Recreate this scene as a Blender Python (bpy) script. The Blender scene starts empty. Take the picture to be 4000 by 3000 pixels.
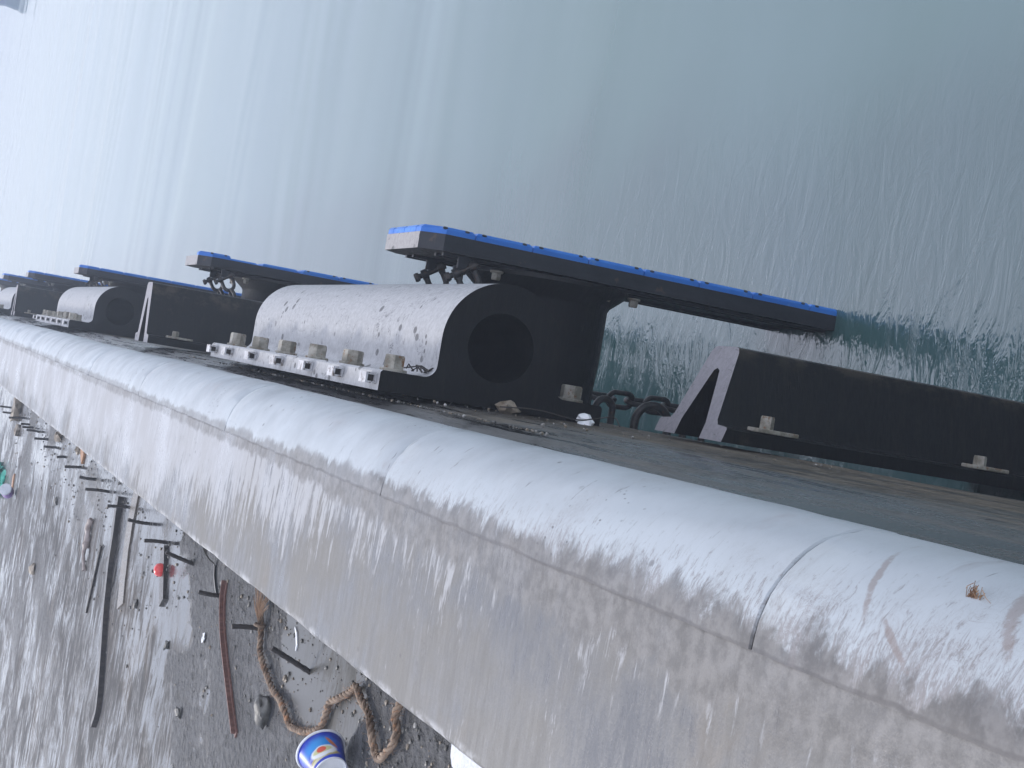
import bpy, bmesh, math, random
from mathutils import Vector, Matrix, noise as mnoise
random.seed(7)
SC = bpy.context.scene
COL = SC.collection
R = math.radians
# The origin is the photographer's eye: x runs out over the water, y along the quay, z up.
Z_TOP, Z_DECK, Z_SEA = -1.2, -1.38, -3.65

# ------------------------------------------------------------------ materials
class NT:
    def __init__(s, name, disp=False):
        s.m = bpy.data.materials.new(name); s.m.use_nodes = True
        s.t = s.m.node_tree; s.t.nodes.clear()
        s.out = s.n('ShaderNodeOutputMaterial')
        s.b = s.n('ShaderNodeBsdfPrincipled'); s.l(s.b.outputs[0], s.out.inputs[0])
        s.pos = s.n('ShaderNodeNewGeometry').outputs['Position']
        s.obj = s.n('ShaderNodeTexCoord').outputs['Object']
    def n(s, k, **a):
        o = s.t.nodes.new(k)
        for x, v in a.items(): setattr(o, x, v)
        return o
    def l(s, a, b): s.t.links.new(a, b)
    def put(s, v, i):
        if hasattr(v, 'is_linked'): s.l(v, i)
        elif isinstance(v, (tuple, list)) and len(v) == 3 and i.type == 'RGBA': i.default_value = (*v, 1)
        else: i.default_value = v
    def map(s, v, scale=(1, 1, 1), loc=(0, 0, 0), rot=(0, 0, 0)):
        o = s.n('ShaderNodeMapping'); s.l(v, o.inputs[0])
        o.inputs['Scale'].default_value = scale; o.inputs['Location'].default_value = loc
        o.inputs['Rotation'].default_value = rot
        return o.outputs[0]
    def noise(s, v, scale=5, detail=4, rough=.55, dist=0):
        o = s.n('ShaderNodeTexNoise'); s.l(v, o.inputs['Vector'])
        o.inputs['Scale'].default_value = scale; o.inputs['Detail'].default_value = detail
        o.inputs['Roughness'].default_value = rough; o.inputs['Distortion'].default_value = dist
        return o.outputs['Fac']
    def vor(s, v, scale=5, feat='F1', rnd=1.0):
        o = s.n('ShaderNodeTexVoronoi', feature=feat); s.l(v, o.inputs['Vector'])
        o.inputs['Scale'].default_value = scale; o.inputs['Randomness'].default_value = rnd
        return o.outputs['Distance']
    def ramp(s, v, a, b, lo=0., hi=1.):
        o = s.n('ShaderNodeMapRange'); o.interpolation_type = 'SMOOTHSTEP'; s.put(v, o.inputs['Value'])
        o.inputs['From Min'].default_value = a; o.inputs['From Max'].default_value = b
        o.inputs['To Min'].default_value = lo; o.inputs['To Max'].default_value = hi
        return o.outputs[0]
    def math(s, op, a, b=0., c=0.):
        o = s.n('ShaderNodeMath', operation=op); s.put(a, o.inputs[0]); s.put(b, o.inputs[1]); s.put(c, o.inputs[2])
        return o.outputs[0]
    def mix(s, f, a, b):
        o = s.n('ShaderNodeMix', data_type='RGBA'); s.put(f, o.inputs[0]); s.put(a, o.inputs[6]); s.put(b, o.inputs[7])
        return o.outputs[2]
    def sep(s, v):
        o = s.n('ShaderNodeSeparateXYZ'); s.l(v, o.inputs[0]); return o.outputs
    def bump(s, h, strength=.3, dist=.01, normal=None):
        o = s.n('ShaderNodeBump'); s.put(strength, o.inputs['Strength']); o.inputs['Distance'].default_value = dist
        s.l(h, o.inputs['Height'])
        if normal is not None: s.l(normal, o.inputs['Normal'])
        return o.outputs[0]
    def done(s, col, rough=.5, normal=None, metal=0., spec=.5, ior=1.45):
        s.put(col, s.b.inputs['Base Color']); s.put(rough, s.b.inputs['Roughness']); s.put(metal, s.b.inputs['Metallic'])
        s.put(spec, s.b.inputs['Specular IOR Level']); s.b.inputs['IOR'].default_value = ior
        if normal is not None: s.l(normal, s.b.inputs['Normal'])
        return s.m

def mat_water():
    m = NT('sea_water')
    x, y, z = m.sep(m.pos)
    big = m.noise(m.map(m.pos, (.10, .42, 1), rot=(0, 0, R(-9))), .7, 2, .45, 1.0)
    mid = m.noise(m.map(m.pos, (.34, 1.2, 1), rot=(0, 0, R(9))), 1.2, 3, .5, .9)
    near = m.ramp(y, 2.5, 13., 1., .05)
    quay = m.math('MULTIPLY', m.ramp(x, .35, 1.9, 1, .03), m.ramp(y, 4.0, 10., 1, .1))
    fine = m.noise(m.map(m.pos, (1.5, 4.2, 1), rot=(0, 0, R(20))), 2.3, 4, .62, 1.2)
    tiny = m.noise(m.map(m.pos, (4, 11, 1), rot=(0, 0, R(28))), 3.0, 3, .6, 1.2)
    n1 = m.bump(big, m.ramp(y, 8, 70, .30, .16), .16)
    n2 = m.bump(mid, m.math('MULTIPLY', near, .085), .07, n1)
    n3 = m.bump(fine, m.math('ADD', m.math('MULTIPLY', quay, .46), m.math('MULTIPLY', near, .007)), .03, n2)
    n4 = m.bump(tiny, m.math('MULTIPLY', quay, .16), .012, n3)
    silt = m.noise(m.map(m.pos, (.12, .5, 1), rot=(0, 0, R(-6))), 1.1, 4, .6, .5)
    m.done(m.mix(m.ramp(silt, .3, .7), (.036, .096, .088), (.056, .116, .120)), .05, n4, ior=1.95)
    return m.m

def mat_deck():
    m = NT('wet_deck_concrete')
    x, y, z = m.sep(m.pos)
    n0 = m.noise(m.map(m.pos, (1.6, 1.1, 1), loc=(3.1, 1.7, 0)), 1.6, 6, .62, .3)
    # standing water covers the far and inner deck and one pool beside the beam, the rest is gritty
    g = m.math('ADD', m.math('SUBTRACT', y, 6.5), m.math('MULTIPLY', m.math('ADD', x, 1.0), -1.3))
    g = m.math('ADD', g, m.math('MULTIPLY', m.math('SUBTRACT', n0, .5), 4.2))
    sheen = m.ramp(g, -.10, .12)
    gone = m.ramp(m.noise(m.map(m.pos, (1.1, .55, 1), loc=(0, 9, 0)), 1.5, 5, .6), .50, .60, 0, .75)   # grit islands in the far water
    sheen = m.math('MULTIPLY', sheen, m.math('SUBTRACT', 1.0, m.math('MULTIPLY', gone, m.ramp(y, 7.5, 10))))
    px = m.math('DIVIDE', m.math('ADD', x, .90), .20); py = m.math('DIVIDE', m.math('SUBTRACT', y, 4.30), .46)
    pd = m.math('ADD', m.math('ADD', m.math('MULTIPLY', px, px), m.math('MULTIPLY', py, py)), m.math('MULTIPLY', m.math('SUBTRACT', m.noise(m.pos, 5, 5, .65), .5), 1.6))
    pool = m.ramp(pd, .95, 1.08, 1, 0)
    wet = m.math('MAXIMUM', sheen, pool)
    film = m.math('ADD', m.math('MULTIPLY', m.noise(m.map(m.pos, (1.6, 6.5, 1), rot=(0, 0, R(4))), 2.2, 8, .78, 1.1), .6), m.math('MULTIPLY', m.noise(m.map(m.pos, (1.3, 1.2, 1)), 2.0, 6, .7, .6), .4))
    base = m.noise(m.pos, 2.6, 6, .65)
    grit = m.noise(m.pos, 95, 5, .75)
    mott = m.noise(m.map(m.pos, (1, .8, 1)), 26, 5, .7)
    lump = m.vor(m.pos, 30)
    pits = m.ramp(m.noise(m.map(m.pos, (1, .7, 1), loc=(2, 0, 0)), 19, 5, .62), .58, .66)
    c = m.mix(m.ramp(base, .35, .68), (.060, .061, .066), (.105, .105, .108))
    c = m.mix(m.ramp(mott, .40, .60), m.mix(.6, c, (.02, .02, .02)), c)
    c = m.mix(m.ramp(grit, .48, .68, 0, .32), c, (.15, .147, .14))
    c = m.mix(m.math('MULTIPLY', pits, .9), c, (.012, .011, .010))
    fleck = m.ramp(m.vor(m.map(m.pos, (1, .8, 1), loc=(.4, .2, 0)), 38), .04, .07, 1, 0)
    c = m.mix(m.math('MULTIPLY', fleck, m.ramp(m.noise(m.pos, 4, 3), .60, .66)), c, (.34, .34, .34))
    cw = m.mix(m.ramp(film, .44, .58), (.017, .017, .018), (.050, .048, .048))
    cw = m.mix(m.ramp(m.noise(m.map(m.pos, (1.2, 1.6, 1), loc=(2, 8, 0)), 1.3, 6, .7), .50, .64, 0, .55), cw, (.060, .046, .034))
    cw = m.mix(pool, cw, (.050, .049, .045))
    cw = m.mix(m.ramp(grit, .60, .70, 0, .5), cw, (.11, .11, .11))
    c = m.mix(wet, c, cw)
    r1 = m.math('MULTIPLY', m.ramp(film, .42, .58, .12, 1.0), m.ramp(m.math('ADD', m.noise(m.pos, .9, 3), m.ramp(x, -1.5, -1.0, .12, -.12)), .38, .62, .36, .88))
    r1 = m.math('MAXIMUM', r1, m.math('MULTIPLY', pool, .30))
    rough = m.n('ShaderNodeMix', data_type='FLOAT'); m.put(wet, rough.inputs[0]); rough.inputs[2].default_value = .52
    m.l(r1, rough.inputs[3])
    h = m.math('ADD', m.math('ADD', m.math('MULTIPLY', grit, .5), m.math('MULTIPLY', lump, .7)), m.math('SUBTRACT', m.math('MULTIPLY', mott, 2.2), m.math('MULTIPLY', pits, .8)))
    dry = m.math('SUBTRACT', 1.0, m.math('MULTIPLY', wet, .985))
    nrm = m.bump(h, m.math('MULTIPLY', dry, 1.0), .018)
    nrm = m.bump(film, m.math('MULTIPLY', sheen, .05), .006, nrm)
    return m.done(c, rough.outputs[0], nrm, spec=.30)

def beam_parts(m):
    """shared fields: streaks that run across the beam and the grime line beside the rounded guard"""
    x, y, z = m.sep(m.pos)
    warp = m.noise(m.pos, 2.5, 4, .6)
    xw = m.math('ADD', x, m.math('MULTIPLY', m.math('SUBTRACT', warp, .5), .10))
    streak = m.noise(m.map(m.pos, (1.5, 12, 1.5), rot=(0, 0, R(-5))), 2.3, 7, .7, .35)
    fine = m.noise(m.map(m.pos, (9, 38, 9), rot=(0, 0, R(-8))), 2.0, 6, .74, .5)
    return x, y, z, xw, streak, fine

def grime_band(m, x, y, c, amount=1.0):
    """dirt caught along the seam between flat top and rounded guard, heavier near the camera"""
    n = m.noise(m.map(m.pos, (2.4, 3.4, 2)), 2.2, 7, .74, .4)
    d = m.math('ABSOLUTE', m.math('SUBTRACT', m.math('ADD', x, .305), m.ramp(y, 1.2, 4.5, -.022, .0)))
    wdt = m.ramp(y, 1.2, 5.5, .105, .040)
    k = m.math('SUBTRACT', 1.0, m.math('DIVIDE', d, wdt))
    k = m.math('ADD', m.math('MULTIPLY', k, .34), n)
    k = m.ramp(k, .52, .66, 0, 1)
    k = m.math('MULTIPLY', k, m.ramp(m.math('DIVIDE', d, wdt), 1.6, .5, 0, 1))
    k = m.math('MULTIPLY', k, m.ramp(y, 2.0, 8, .92, .62))
    c = m.mix(k, c, m.mix(m.ramp(m.noise(m.pos, 24, 4, .7), .35, .65), (.082, .078, .074), (.155, .148, .140)))
    seam = m.math('ABSOLUTE', m.math('ADD', m.math('ADD', x, .300), m.math('MULTIPLY', m.math('SUBTRACT', m.noise(m.map(m.pos, (1, 1, 1)), 7, 4, .7), .5), .022)))
    return m.mix(m.ramp(seam, .0015, .006, .6, 0), c, (.06, .055, .055))

def droplets(m, c):
    sp = m.ramp(m.vor(m.map(m.pos, (1, .75, 1), loc=(.3, .1, 0)), 19), .08, .14, 1, 0)
    sp = m.math('MULTIPLY', sp, m.ramp(m.noise(m.pos, 1.8, 2), .56, .62))
    sp2 = m.ramp(m.vor(m.map(m.pos, (1, .6, 1)), 60), .12, .2, 1, 0)
    sp2 = m.math('MULTIPLY', sp2, m.ramp(m.noise(m.map(m.pos, (1, 1, 1), loc=(4, 0, 0)), 3.0, 3), .58, .66))
    return m.mix(m.math('MULTIPLY', m.math('MAXIMUM', sp, sp2), .7), c, (.075, .07, .07))

def mat_beam():
    m = NT('wet_beam_concrete')
    x, y, z, xw, streak, fine = beam_parts(m)
    patch = m.noise(m.map(m.pos, (1.5, .9, 1), loc=(7, 2, 0)), 1.7, 5, .6)
    f = m.math('ADD', m.math('MULTIPLY', streak, .85), m.math('MULTIPLY', fine, .45))
    f = m.math('ADD', f, m.math('MULTIPLY', m.math('ADD', xw, .50), .85))
    f = m.math('ADD', f, m.ramp(y, 1.4, 7.5, -.16, .16))
    f = m.math('ADD', f, m.math('MULTIPLY', m.math('SUBTRACT', patch, .5), .5))
    pale = m.math('MAXIMUM', m.ramp(f, .62, .76), m.math('MULTIPLY', m.ramp(xw, -.352, -.325), m.ramp(y, 1.6, 3.2, 1, 0)))
    spl = m.ramp(m.math('ADD', m.math('MULTIPLY', fine, .8), m.math('MULTIPLY', m.noise(m.map(m.pos, (1.2, 1, 1), loc=(1, 5, 0)), 3.5, 4, .6), .7)), .90, .99, 0, .7)
    tone = m.noise(m.pos, 2.4, 6, .66)
    c0 = m.mix(m.ramp(tone, .36, .66), (.078, .080, .085), (.130, .124, .112))
    c0 = m.mix(m.ramp(fine, .42, .70, 0, .3), c0, (.20, .196, .19))
    c0 = m.mix(m.ramp(m.noise(m.map(m.pos, (1, 1, 1), loc=(3, 3, 0)), 1.6, 5, .65), .56, .70, 0, .5), c0, (.135, .108, .078))
    c = m.mix(m.math('MAXIMUM', m.math('MULTIPLY', pale, .88), spl), c0, (.325, .328, .335))
    c = droplets(m, grime_band(m, x, y, c))
    edge = m.math('MULTIPLY', m.ramp(x, -.700, -.722), m.ramp(m.noise(m.pos, 9, 5, .7), .45, .6))
    c = m.mix(edge, c, (.36, .36, .36))
    rough = m.ramp(m.math('ADD', tone, m.math('MULTIPLY', streak, .5)), .55, .90, .22, .62)
    h = m.math('ADD', m.math('MULTIPLY', fine, .7), m.math('MULTIPLY', m.noise(m.pos, 120, 3, .7), .4))
    return m.done(c, rough, m.bump(h, .28, .004))

def mat_guard():
    m = NT('pale_guard_coating')
    x, y, z, xw, streak, fine = beam_parts(m)
    c = m.mix(m.ramp(m.noise(m.pos, 3, 6, .65), .35, .7), (.40, .435, .455), (.345, .37, .385))
    near = m.ramp(y, 1.0, 4.5, .20, .0)
    inner = m.math('MULTIPLY', m.math('ADD', xw, .30), -1.5)
    sc = m.math('ADD', m.math('ADD', m.math('MULTIPLY', streak, .45), m.math('MULTIPLY', fine, .60)), m.math('ADD', inner, near))
    c = m.mix(m.ramp(sc, .58, .80, 0, .55), c, (.24, .215, .21))
    patch = m.ramp(m.noise(m.map(m.pos, (1.4, 1, 1), loc=(8, 1, 3)), 2.6, 5, .7), .58, .70, 0, .35)
    c = m.mix(patch, c, (.30, .27, .27))
    scr = m.noise(m.map(m.pos, (1.6, 1.6, 1), rot=(0, 0, .8)), 9, 7, .78, 1.4)
    scr = m.math('MULTIPLY', m.ramp(m.math('ABSOLUTE', m.math('SUBTRACT', scr, .5)), 0, .018, 1, 0), m.ramp(m.noise(m.pos, 3, 3), .46, .60, 0, .6))
    c = m.mix(m.math('MULTIPLY', scr, m.ramp(y, 1.8, 3.2, 1, .12)), c, (.17, .13, .11))
    dirt = m.noise(m.map(m.pos, (16, 52, 16), rot=(0, 0, R(-12))), 2.0, 7, .82, .6)
    area = m.math('ADD', m.math('MULTIPLY', m.math('ADD', xw, .22), -1.3), m.ramp(y, 1.0, 5.5, .145, -.03))
    c = m.mix(m.ramp(m.math('ADD', dirt, area), .60, .74, 0, .62), c, (.15, .125, .115))
    c = droplets(m, grime_band(m, x, y, c))
    dash = m.ramp(m.noise(m.map(m.pos, (8, 26, 5), rot=(0, 0, .6)), 1.5, 4, .6), .67, .72, 0, .75)
    c = m.mix(dash, c, (.13, .125, .13))
    def smudge(cx, cy, dx, dy, wd):
        L2 = math.hypot(dx, dy); ux, uy = dx/L2, dy/L2
        a = m.math('ADD', m.math('MULTIPLY', m.math('SUBTRACT', x, cx), ux), m.math('MULTIPLY', m.math('SUBTRACT', y, cy), uy))
        b = m.math('SUBTRACT', m.math('MULTIPLY', m.math('SUBTRACT', x, cx), uy), m.math('MULTIPLY', m.math('SUBTRACT', y, cy), ux))
        a = m.math('DIVIDE', a, L2); b = m.math('DIVIDE', b, wd)
        r2 = m.math('ADD', m.math('ADD', m.math('MULTIPLY', a, a), m.math('MULTIPLY', b, b)), m.math('MULTIPLY', m.math('SUBTRACT', m.noise(m.pos, 42, 6, .8), .5), 3.4))
        return m.ramp(r2, .3, 1.2, .62, 0)
    for args in ((-.162, 1.355, .045, .040, .011), (-.168, 1.61, .048, .036, .007), (-.23, 1.50, .03, .05, .006), (-.20, 1.16, .05, .03, .006)):
        c = m.mix(smudge(*args), c, (.20, .155, .135))
    smear = m.ramp(m.noise(m.map(m.pos, (1.0, 9, 1), rot=(0, 0, .12), loc=(0, 4.4, 0)), 1.1, 4, .6), .64, .74, 0, .55)
    c = m.mix(m.math('MULTIPLY', smear, m.ramp(y, 1.7, 2.2, 1, .2)), c, (.20, .17, .165))
    h = m.math('ADD', m.math('MULTIPLY', m.noise(m.pos, 90, 3, .6), .25), m.math('MULTIPLY', m.noise(m.pos, 6, 4), 1.0))
    return m.done(c, m.ramp(m.noise(m.pos, 5, 5, .65), .35, .7, .32, .58), m.bump(h, .14, .006))

def mat_wall():
    m = NT('wet_wall_concrete')
    x, y, z = m.sep(m.pos)
    lines = m.noise(m.map(m.pos, (1, .7, 11)), 1.8, 7, .75, .15)
    wide = m.noise(m.map(m.pos, (1, .8, 3.2)), 1.5, 5, .62, .3)
    c = m.mix(m.ramp(lines, .38, .62), (.014, .012, .010), (.150, .130, .100))
    zz = m.math('ADD', z, m.math('MULTIPLY', m.math('SUBTRACT', wide, .5), .9))
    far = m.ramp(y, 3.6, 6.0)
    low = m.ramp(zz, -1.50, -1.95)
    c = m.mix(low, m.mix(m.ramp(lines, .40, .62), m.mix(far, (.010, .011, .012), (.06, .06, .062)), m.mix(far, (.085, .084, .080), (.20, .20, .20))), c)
    grit = m.noise(m.map(m.pos, (1, 1, .6)), 55, 5, .72)
    c = m.mix(m.math('MULTIPLY', m.ramp(grit, .52, .66, 0, .75), low), c, (.27, .235, .19))
    dark = m.ramp(m.noise(m.map(m.pos, (1, 1, 3.5)), 5, 6, .75), .56, .64, 0, .8)
    c = m.mix(dark, c, (.012, .010, .009))
    rough = m.math('ADD', m.math('MULTIPLY', low, .30), m.ramp(lines, .38, .62, .06, .50))
    h = m.math('ADD', m.math('MULTIPLY', lines, 1.2), m.math('MULTIPLY', grit, .5))
    return m.done(c, rough, m.bump(h, m.math('ADD', .12, m.math('MULTIPLY', low, .45)), .010), spec=m.math('SUBTRACT', .5, m.math('MULTIPLY', low, .40)))

def mat_rubber(name='black_rubber', brown=.35, ridged=0.):
    m = NT(name)
    g = m.noise(m.map(m.obj, (3, 3, 22)), 2.2, 6, .7)
    f = m.noise(m.map(m.obj, (14, 14, 90)), 2.0, 5, .7)
    c = m.mix(m.ramp(g, .45, .75), (.0035, .0035, .004), (.011, .0095, .008))
    c = m.mix(m.ramp(m.noise(m.obj, 7, 5, .65), .60, .74, 0, brown), c, (.075, .058, .040))
    ridge = m.math('MULTIPLY', m.ramp(m.sep(m.obj)[0], .235, .31), m.ramp(m.noise(m.map(m.obj, (4, 4, 2.5)), 3, 5, .7), .46, .62, 0, .7*ridged))
    c = m.mix(ridge, c, (.065, .052, .038))
    scuff = m.ramp(m.noise(m.map(m.obj, (2, 2, 1.2), loc=(3, 1, 7)), 9, 6, .75), .66, .74, 0, .5)
    c = m.mix(scuff, c, (.05, .045, .04))
    return m.done(c, m.ramp(f, .3, .7, .38, .64), m.bump(m.math('ADD', f, m.noise(m.obj, 3.5, 4)), .25, .006), spec=.30)

def mat_pale_top(name='pale_dust_on_rubber', zmid=-.02, feather=.05, tone=(.37, .372, .378)):
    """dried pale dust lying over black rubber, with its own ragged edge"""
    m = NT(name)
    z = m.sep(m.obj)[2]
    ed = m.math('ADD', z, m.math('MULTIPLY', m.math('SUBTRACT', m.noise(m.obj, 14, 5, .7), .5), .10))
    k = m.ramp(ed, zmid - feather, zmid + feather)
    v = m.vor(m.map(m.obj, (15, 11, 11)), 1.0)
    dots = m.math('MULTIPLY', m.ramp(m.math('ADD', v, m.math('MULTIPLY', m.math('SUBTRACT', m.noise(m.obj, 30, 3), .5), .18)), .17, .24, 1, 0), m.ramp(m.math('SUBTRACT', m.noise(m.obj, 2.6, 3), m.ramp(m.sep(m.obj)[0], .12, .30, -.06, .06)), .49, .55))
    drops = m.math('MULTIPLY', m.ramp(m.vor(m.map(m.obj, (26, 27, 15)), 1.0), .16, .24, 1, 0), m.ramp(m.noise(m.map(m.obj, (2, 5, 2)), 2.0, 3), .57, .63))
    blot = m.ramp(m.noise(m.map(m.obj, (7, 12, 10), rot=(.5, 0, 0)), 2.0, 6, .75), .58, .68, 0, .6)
    topm = m.ramp(m.sep(m.obj)[0], .24, .36)                      # dark blots only towards the outer crown
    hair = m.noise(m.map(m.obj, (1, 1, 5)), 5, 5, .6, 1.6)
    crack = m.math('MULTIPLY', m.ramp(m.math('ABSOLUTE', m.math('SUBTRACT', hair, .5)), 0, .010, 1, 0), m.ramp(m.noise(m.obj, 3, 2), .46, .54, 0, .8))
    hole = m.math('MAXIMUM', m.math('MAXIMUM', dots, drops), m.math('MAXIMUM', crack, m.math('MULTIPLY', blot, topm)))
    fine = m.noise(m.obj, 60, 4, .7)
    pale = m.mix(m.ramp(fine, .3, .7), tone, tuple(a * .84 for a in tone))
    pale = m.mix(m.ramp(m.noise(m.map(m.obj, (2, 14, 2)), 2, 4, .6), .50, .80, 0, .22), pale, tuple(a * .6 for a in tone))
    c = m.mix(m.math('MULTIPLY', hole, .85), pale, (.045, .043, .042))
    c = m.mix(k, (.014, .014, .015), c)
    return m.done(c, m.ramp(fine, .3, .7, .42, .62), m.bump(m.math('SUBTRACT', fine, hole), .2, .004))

def mat_plain(name, c1, c2, scale=8, rough=(.4, .6), metal=0., bump=.2, stretch=(1, 1, 1), spec=.5, c3=None, t3=(.6, .7)):
    m = NT(name)
    g = m.noise(m.map(m.obj, stretch), scale, 5, .65)
    f = m.noise(m.obj, scale * 7, 4, .7)
    c = m.mix(m.ramp(g, .36, .66), c1, c2)
    if c3: c = m.mix(m.ramp(m.noise(m.map(m.obj, (1, 1, 1), loc=(5, 3, 1)), scale * 1.7, 5, .7), t3[0], t3[1]), c, c3)
    return m.done(c, m.ramp(f, .3, .7, rough[0], rough[1]), m.bump(f, bump, .003), metal, spec)

M = {}
M['water'] = mat_water(); M['deck'] = mat_deck(); M['beam'] = mat_beam(); M['guard'] = mat_guard(); M['wall'] = mat_wall()
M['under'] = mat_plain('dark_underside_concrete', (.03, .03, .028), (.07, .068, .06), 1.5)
M['rubber'] = mat_rubber(); M['arch_rubber'] = mat_rubber('black_arch_rubber', .4, 1.); M['bore'] = mat_plain('matte_black_bore', (.002, .002, .002), (.005, .005, .005), 8, (.85, .95), bump=.1, spec=.08); M['dust'] = mat_pale_top()
M['dust_flat'] = mat_pale_top('pale_dusty_cut_rubber', -9, .05, (.235, .225, .24))
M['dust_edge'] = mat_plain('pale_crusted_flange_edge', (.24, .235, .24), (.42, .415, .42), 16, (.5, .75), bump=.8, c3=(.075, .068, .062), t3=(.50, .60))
M['paneltop'] = mat_pale_top('pale_dusty_panel_top', -9, .05, (.30, .285, .28))
M['panel'] = mat_plain('dark_panel_paint', (.010, .012, .017), (.024, .026, .032), 6, (.35, .6), bump=.2, stretch=(1, 1, .3), c3=(.070, .050, .035), t3=(.60, .70))
M['blue'] = mat_plain('blue_plastic_pad', (.020, .14, .50), (.035, .19, .60), 5, (.33, .6), bump=.15, stretch=(1, 1, .4), c3=(.10, .24, .50), t3=(.58, .70))
M['bolt'] = mat_plain('weathered_bolt', (.17, .155, .12), (.36, .34, .29), 22, (.45, .65), bump=.3, c3=(.17, .085, .035), t3=(.56, .66))
M['clip'] = mat_plain('pale_crusted_clip', (.40, .40, .41), (.56, .56, .57), 30, (.4, .6), bump=.3, c3=(.16, .13, .11), t3=(.52, .62))
M['chain'] = mat_plain('dark_wet_chain', (.030, .030, .032), (.065, .06, .055), 30, (.30, .5), metal=.35, bump=.4, c3=(.10, .055, .03), t3=(.56, .68))
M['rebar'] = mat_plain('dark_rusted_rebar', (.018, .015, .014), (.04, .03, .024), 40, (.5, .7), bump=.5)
M['redrust'] = mat_plain('red_brown_rusted_steel', (.11, .050, .038), (.19, .095, .072), 16, (.5, .7), bump=.4, stretch=(1, 6, 1), c3=(.07, .03, .025))
M['timber'] = mat_plain('soaked_dark_timber', (.020, .016, .014), (.055, .045, .038), 12, (.25, .5), bump=.4, stretch=(1, 8, 1))
M['board'] = mat_plain('wet_brown_board', (.085, .070, .055), (.15, .125, .10), 12, (.2, .45), bump=.4, stretch=(1, 8, 1))
M['drift'] = mat_plain('grey_driftwood', (.20, .16, .14), (.33, .28, .26), 18, (.4, .6), bump=.5, c3=(.06, .05, .045))
M['rope'] = mat_plain('brown_coir_rope', (.10, .060, .034), (.32, .235, .165), 22, (.65, .8), bump=.8, c3=(.36, .18, .085), t3=(.54, .66))
M['fibre'] = mat_plain('orange_brown_fibre', (.20, .115, .065), (.36, .23, .14), 30, (.6, .8))
M['stone'] = mat_plain('dark_wet_stone', (.06, .058, .052), (.15, .145, .13), 14, (.4, .6), bump=.6)
M['tan'] = mat_plain('tan_wet_stone', (.16, .125, .085), (.26, .22, .17), 14, (.4, .6), bump=.6)
M['crumb'] = mat_plain('pale_concrete_crumb', (.20, .19, .17), (.36, .35, .33), 20, (.5, .7), bump=.6, c3=(.14, .12, .09))
M['white'] = mat_plain('white_scrap', (.70, .72, .74), (.82, .83, .84), 16, (.4, .6), bump=.3)
M['sheet'] = mat_plain('grey_white_wet_sheet', (.42, .44, .48), (.62, .64, .68), 9, (.2, .5), bump=.5)
M['red'] = mat_plain('red_plastic', (.60, .035, .035), (.75, .09, .08), 30, (.15, .35), bump=.05, spec=.6)
M['green'] = mat_plain('green_cloth', (.02, .28, .20), (.04, .42, .32), 20, (.6, .8), bump=.6)
M['orange'] = mat_plain('orange_scrap', (.30, .14, .06), (.42, .22, .10), 20, (.5, .7))
M['violet'] = mat_plain('violet_label', (.20, .10, .32), (.35, .22, .45), 20, (.3, .5))
M['strap'] = mat_plain('grey_plastic_strap', (.26, .25, .23), (.38, .37, .34), 20, (.4, .6), c3=(.12, .11, .10))
M['ship'] = mat_plain('blue_grey_hull_paint', (.055, .10, .20), (.075, .13, .24), .6, (.4, .6), bump=.05)
M['shipw'] = mat_plain('white_hull_paint', (.75, .77, .80), (.82, .84, .86), .6, (.4, .6), bump=.05)

def mat_cup():
    """printed side of the tub: deep blue, a lighter glow, a pale dish with red and yellow food"""
    m = NT('printed_blue_tub')
    x, y, z = m.sep(m.obj)                 # z: from base (0) to rim; the print faces local -y
    def blob(cx, cz, rx, rz, soft=.15, rot=0):
        if rot:
            ca, sa = math.cos(rot), math.sin(rot)
            dx = m.math('SUBTRACT', x, cx); dz = m.math('SUBTRACT', z, cz)
            a = m.math('ADD', m.math('MULTIPLY', dx, ca), m.math('MULTIPLY', dz, sa))
            b = m.math('ADD', m.math('MULTIPLY', dx, -sa), m.math('MULTIPLY', dz, ca))
        else:
            a = m.math('SUBTRACT', x, cx); b = m.math('SUBTRACT', z, cz)
        a = m.math('DIVIDE', a, rx); b = m.math('DIVIDE', b, rz)
        d = m.math('SQRT', m.math('ADD', m.math('MULTIPLY', a, a), m.math('MULTIPLY', b, b)))
        d = m.math('ADD', d, m.math('MULTIPLY', m.math('SUBTRACT', m.noise(m.obj, 60, 3), .5), .35))
        k = m.ramp(d, 1 - soft, 1 + soft, 1, 0)
        return m.math('MULTIPLY', k, m.ramp(y, -.01, 0., 1, 0))
    c = m.mix(m.ramp(m.noise(m.obj, 18, 3), .4, .65), (.012, .030, .36), (.020, .055, .50))
    c = m.mix(blob(-.008, .055, .040, .018, .6), c, (.02, .25, .62))
    c = m.mix(blob(.026, .052, .005, .018, .3, .5), c, (.45, .14, .06))
    c = m.mix(blob(-.003, .020, .038, .009, .2), c, (.42, .36, .10))
    c = m.mix(blob(-.024, .014, .022, .004, .3), c, (.55, .52, .34))
    c = m.mix(blob(-.003, .031, .034, .016), c, (.72, .74, .74))
    c = m.mix(blob(-.004, .035, .025, .009), c, (.55, .55, .28))
    c = m.mix(blob(-.006, .036, .013, .008), c, (.62, .08, .035))
    return m.done(c, .38)
M['cup'] = mat_cup()

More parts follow.
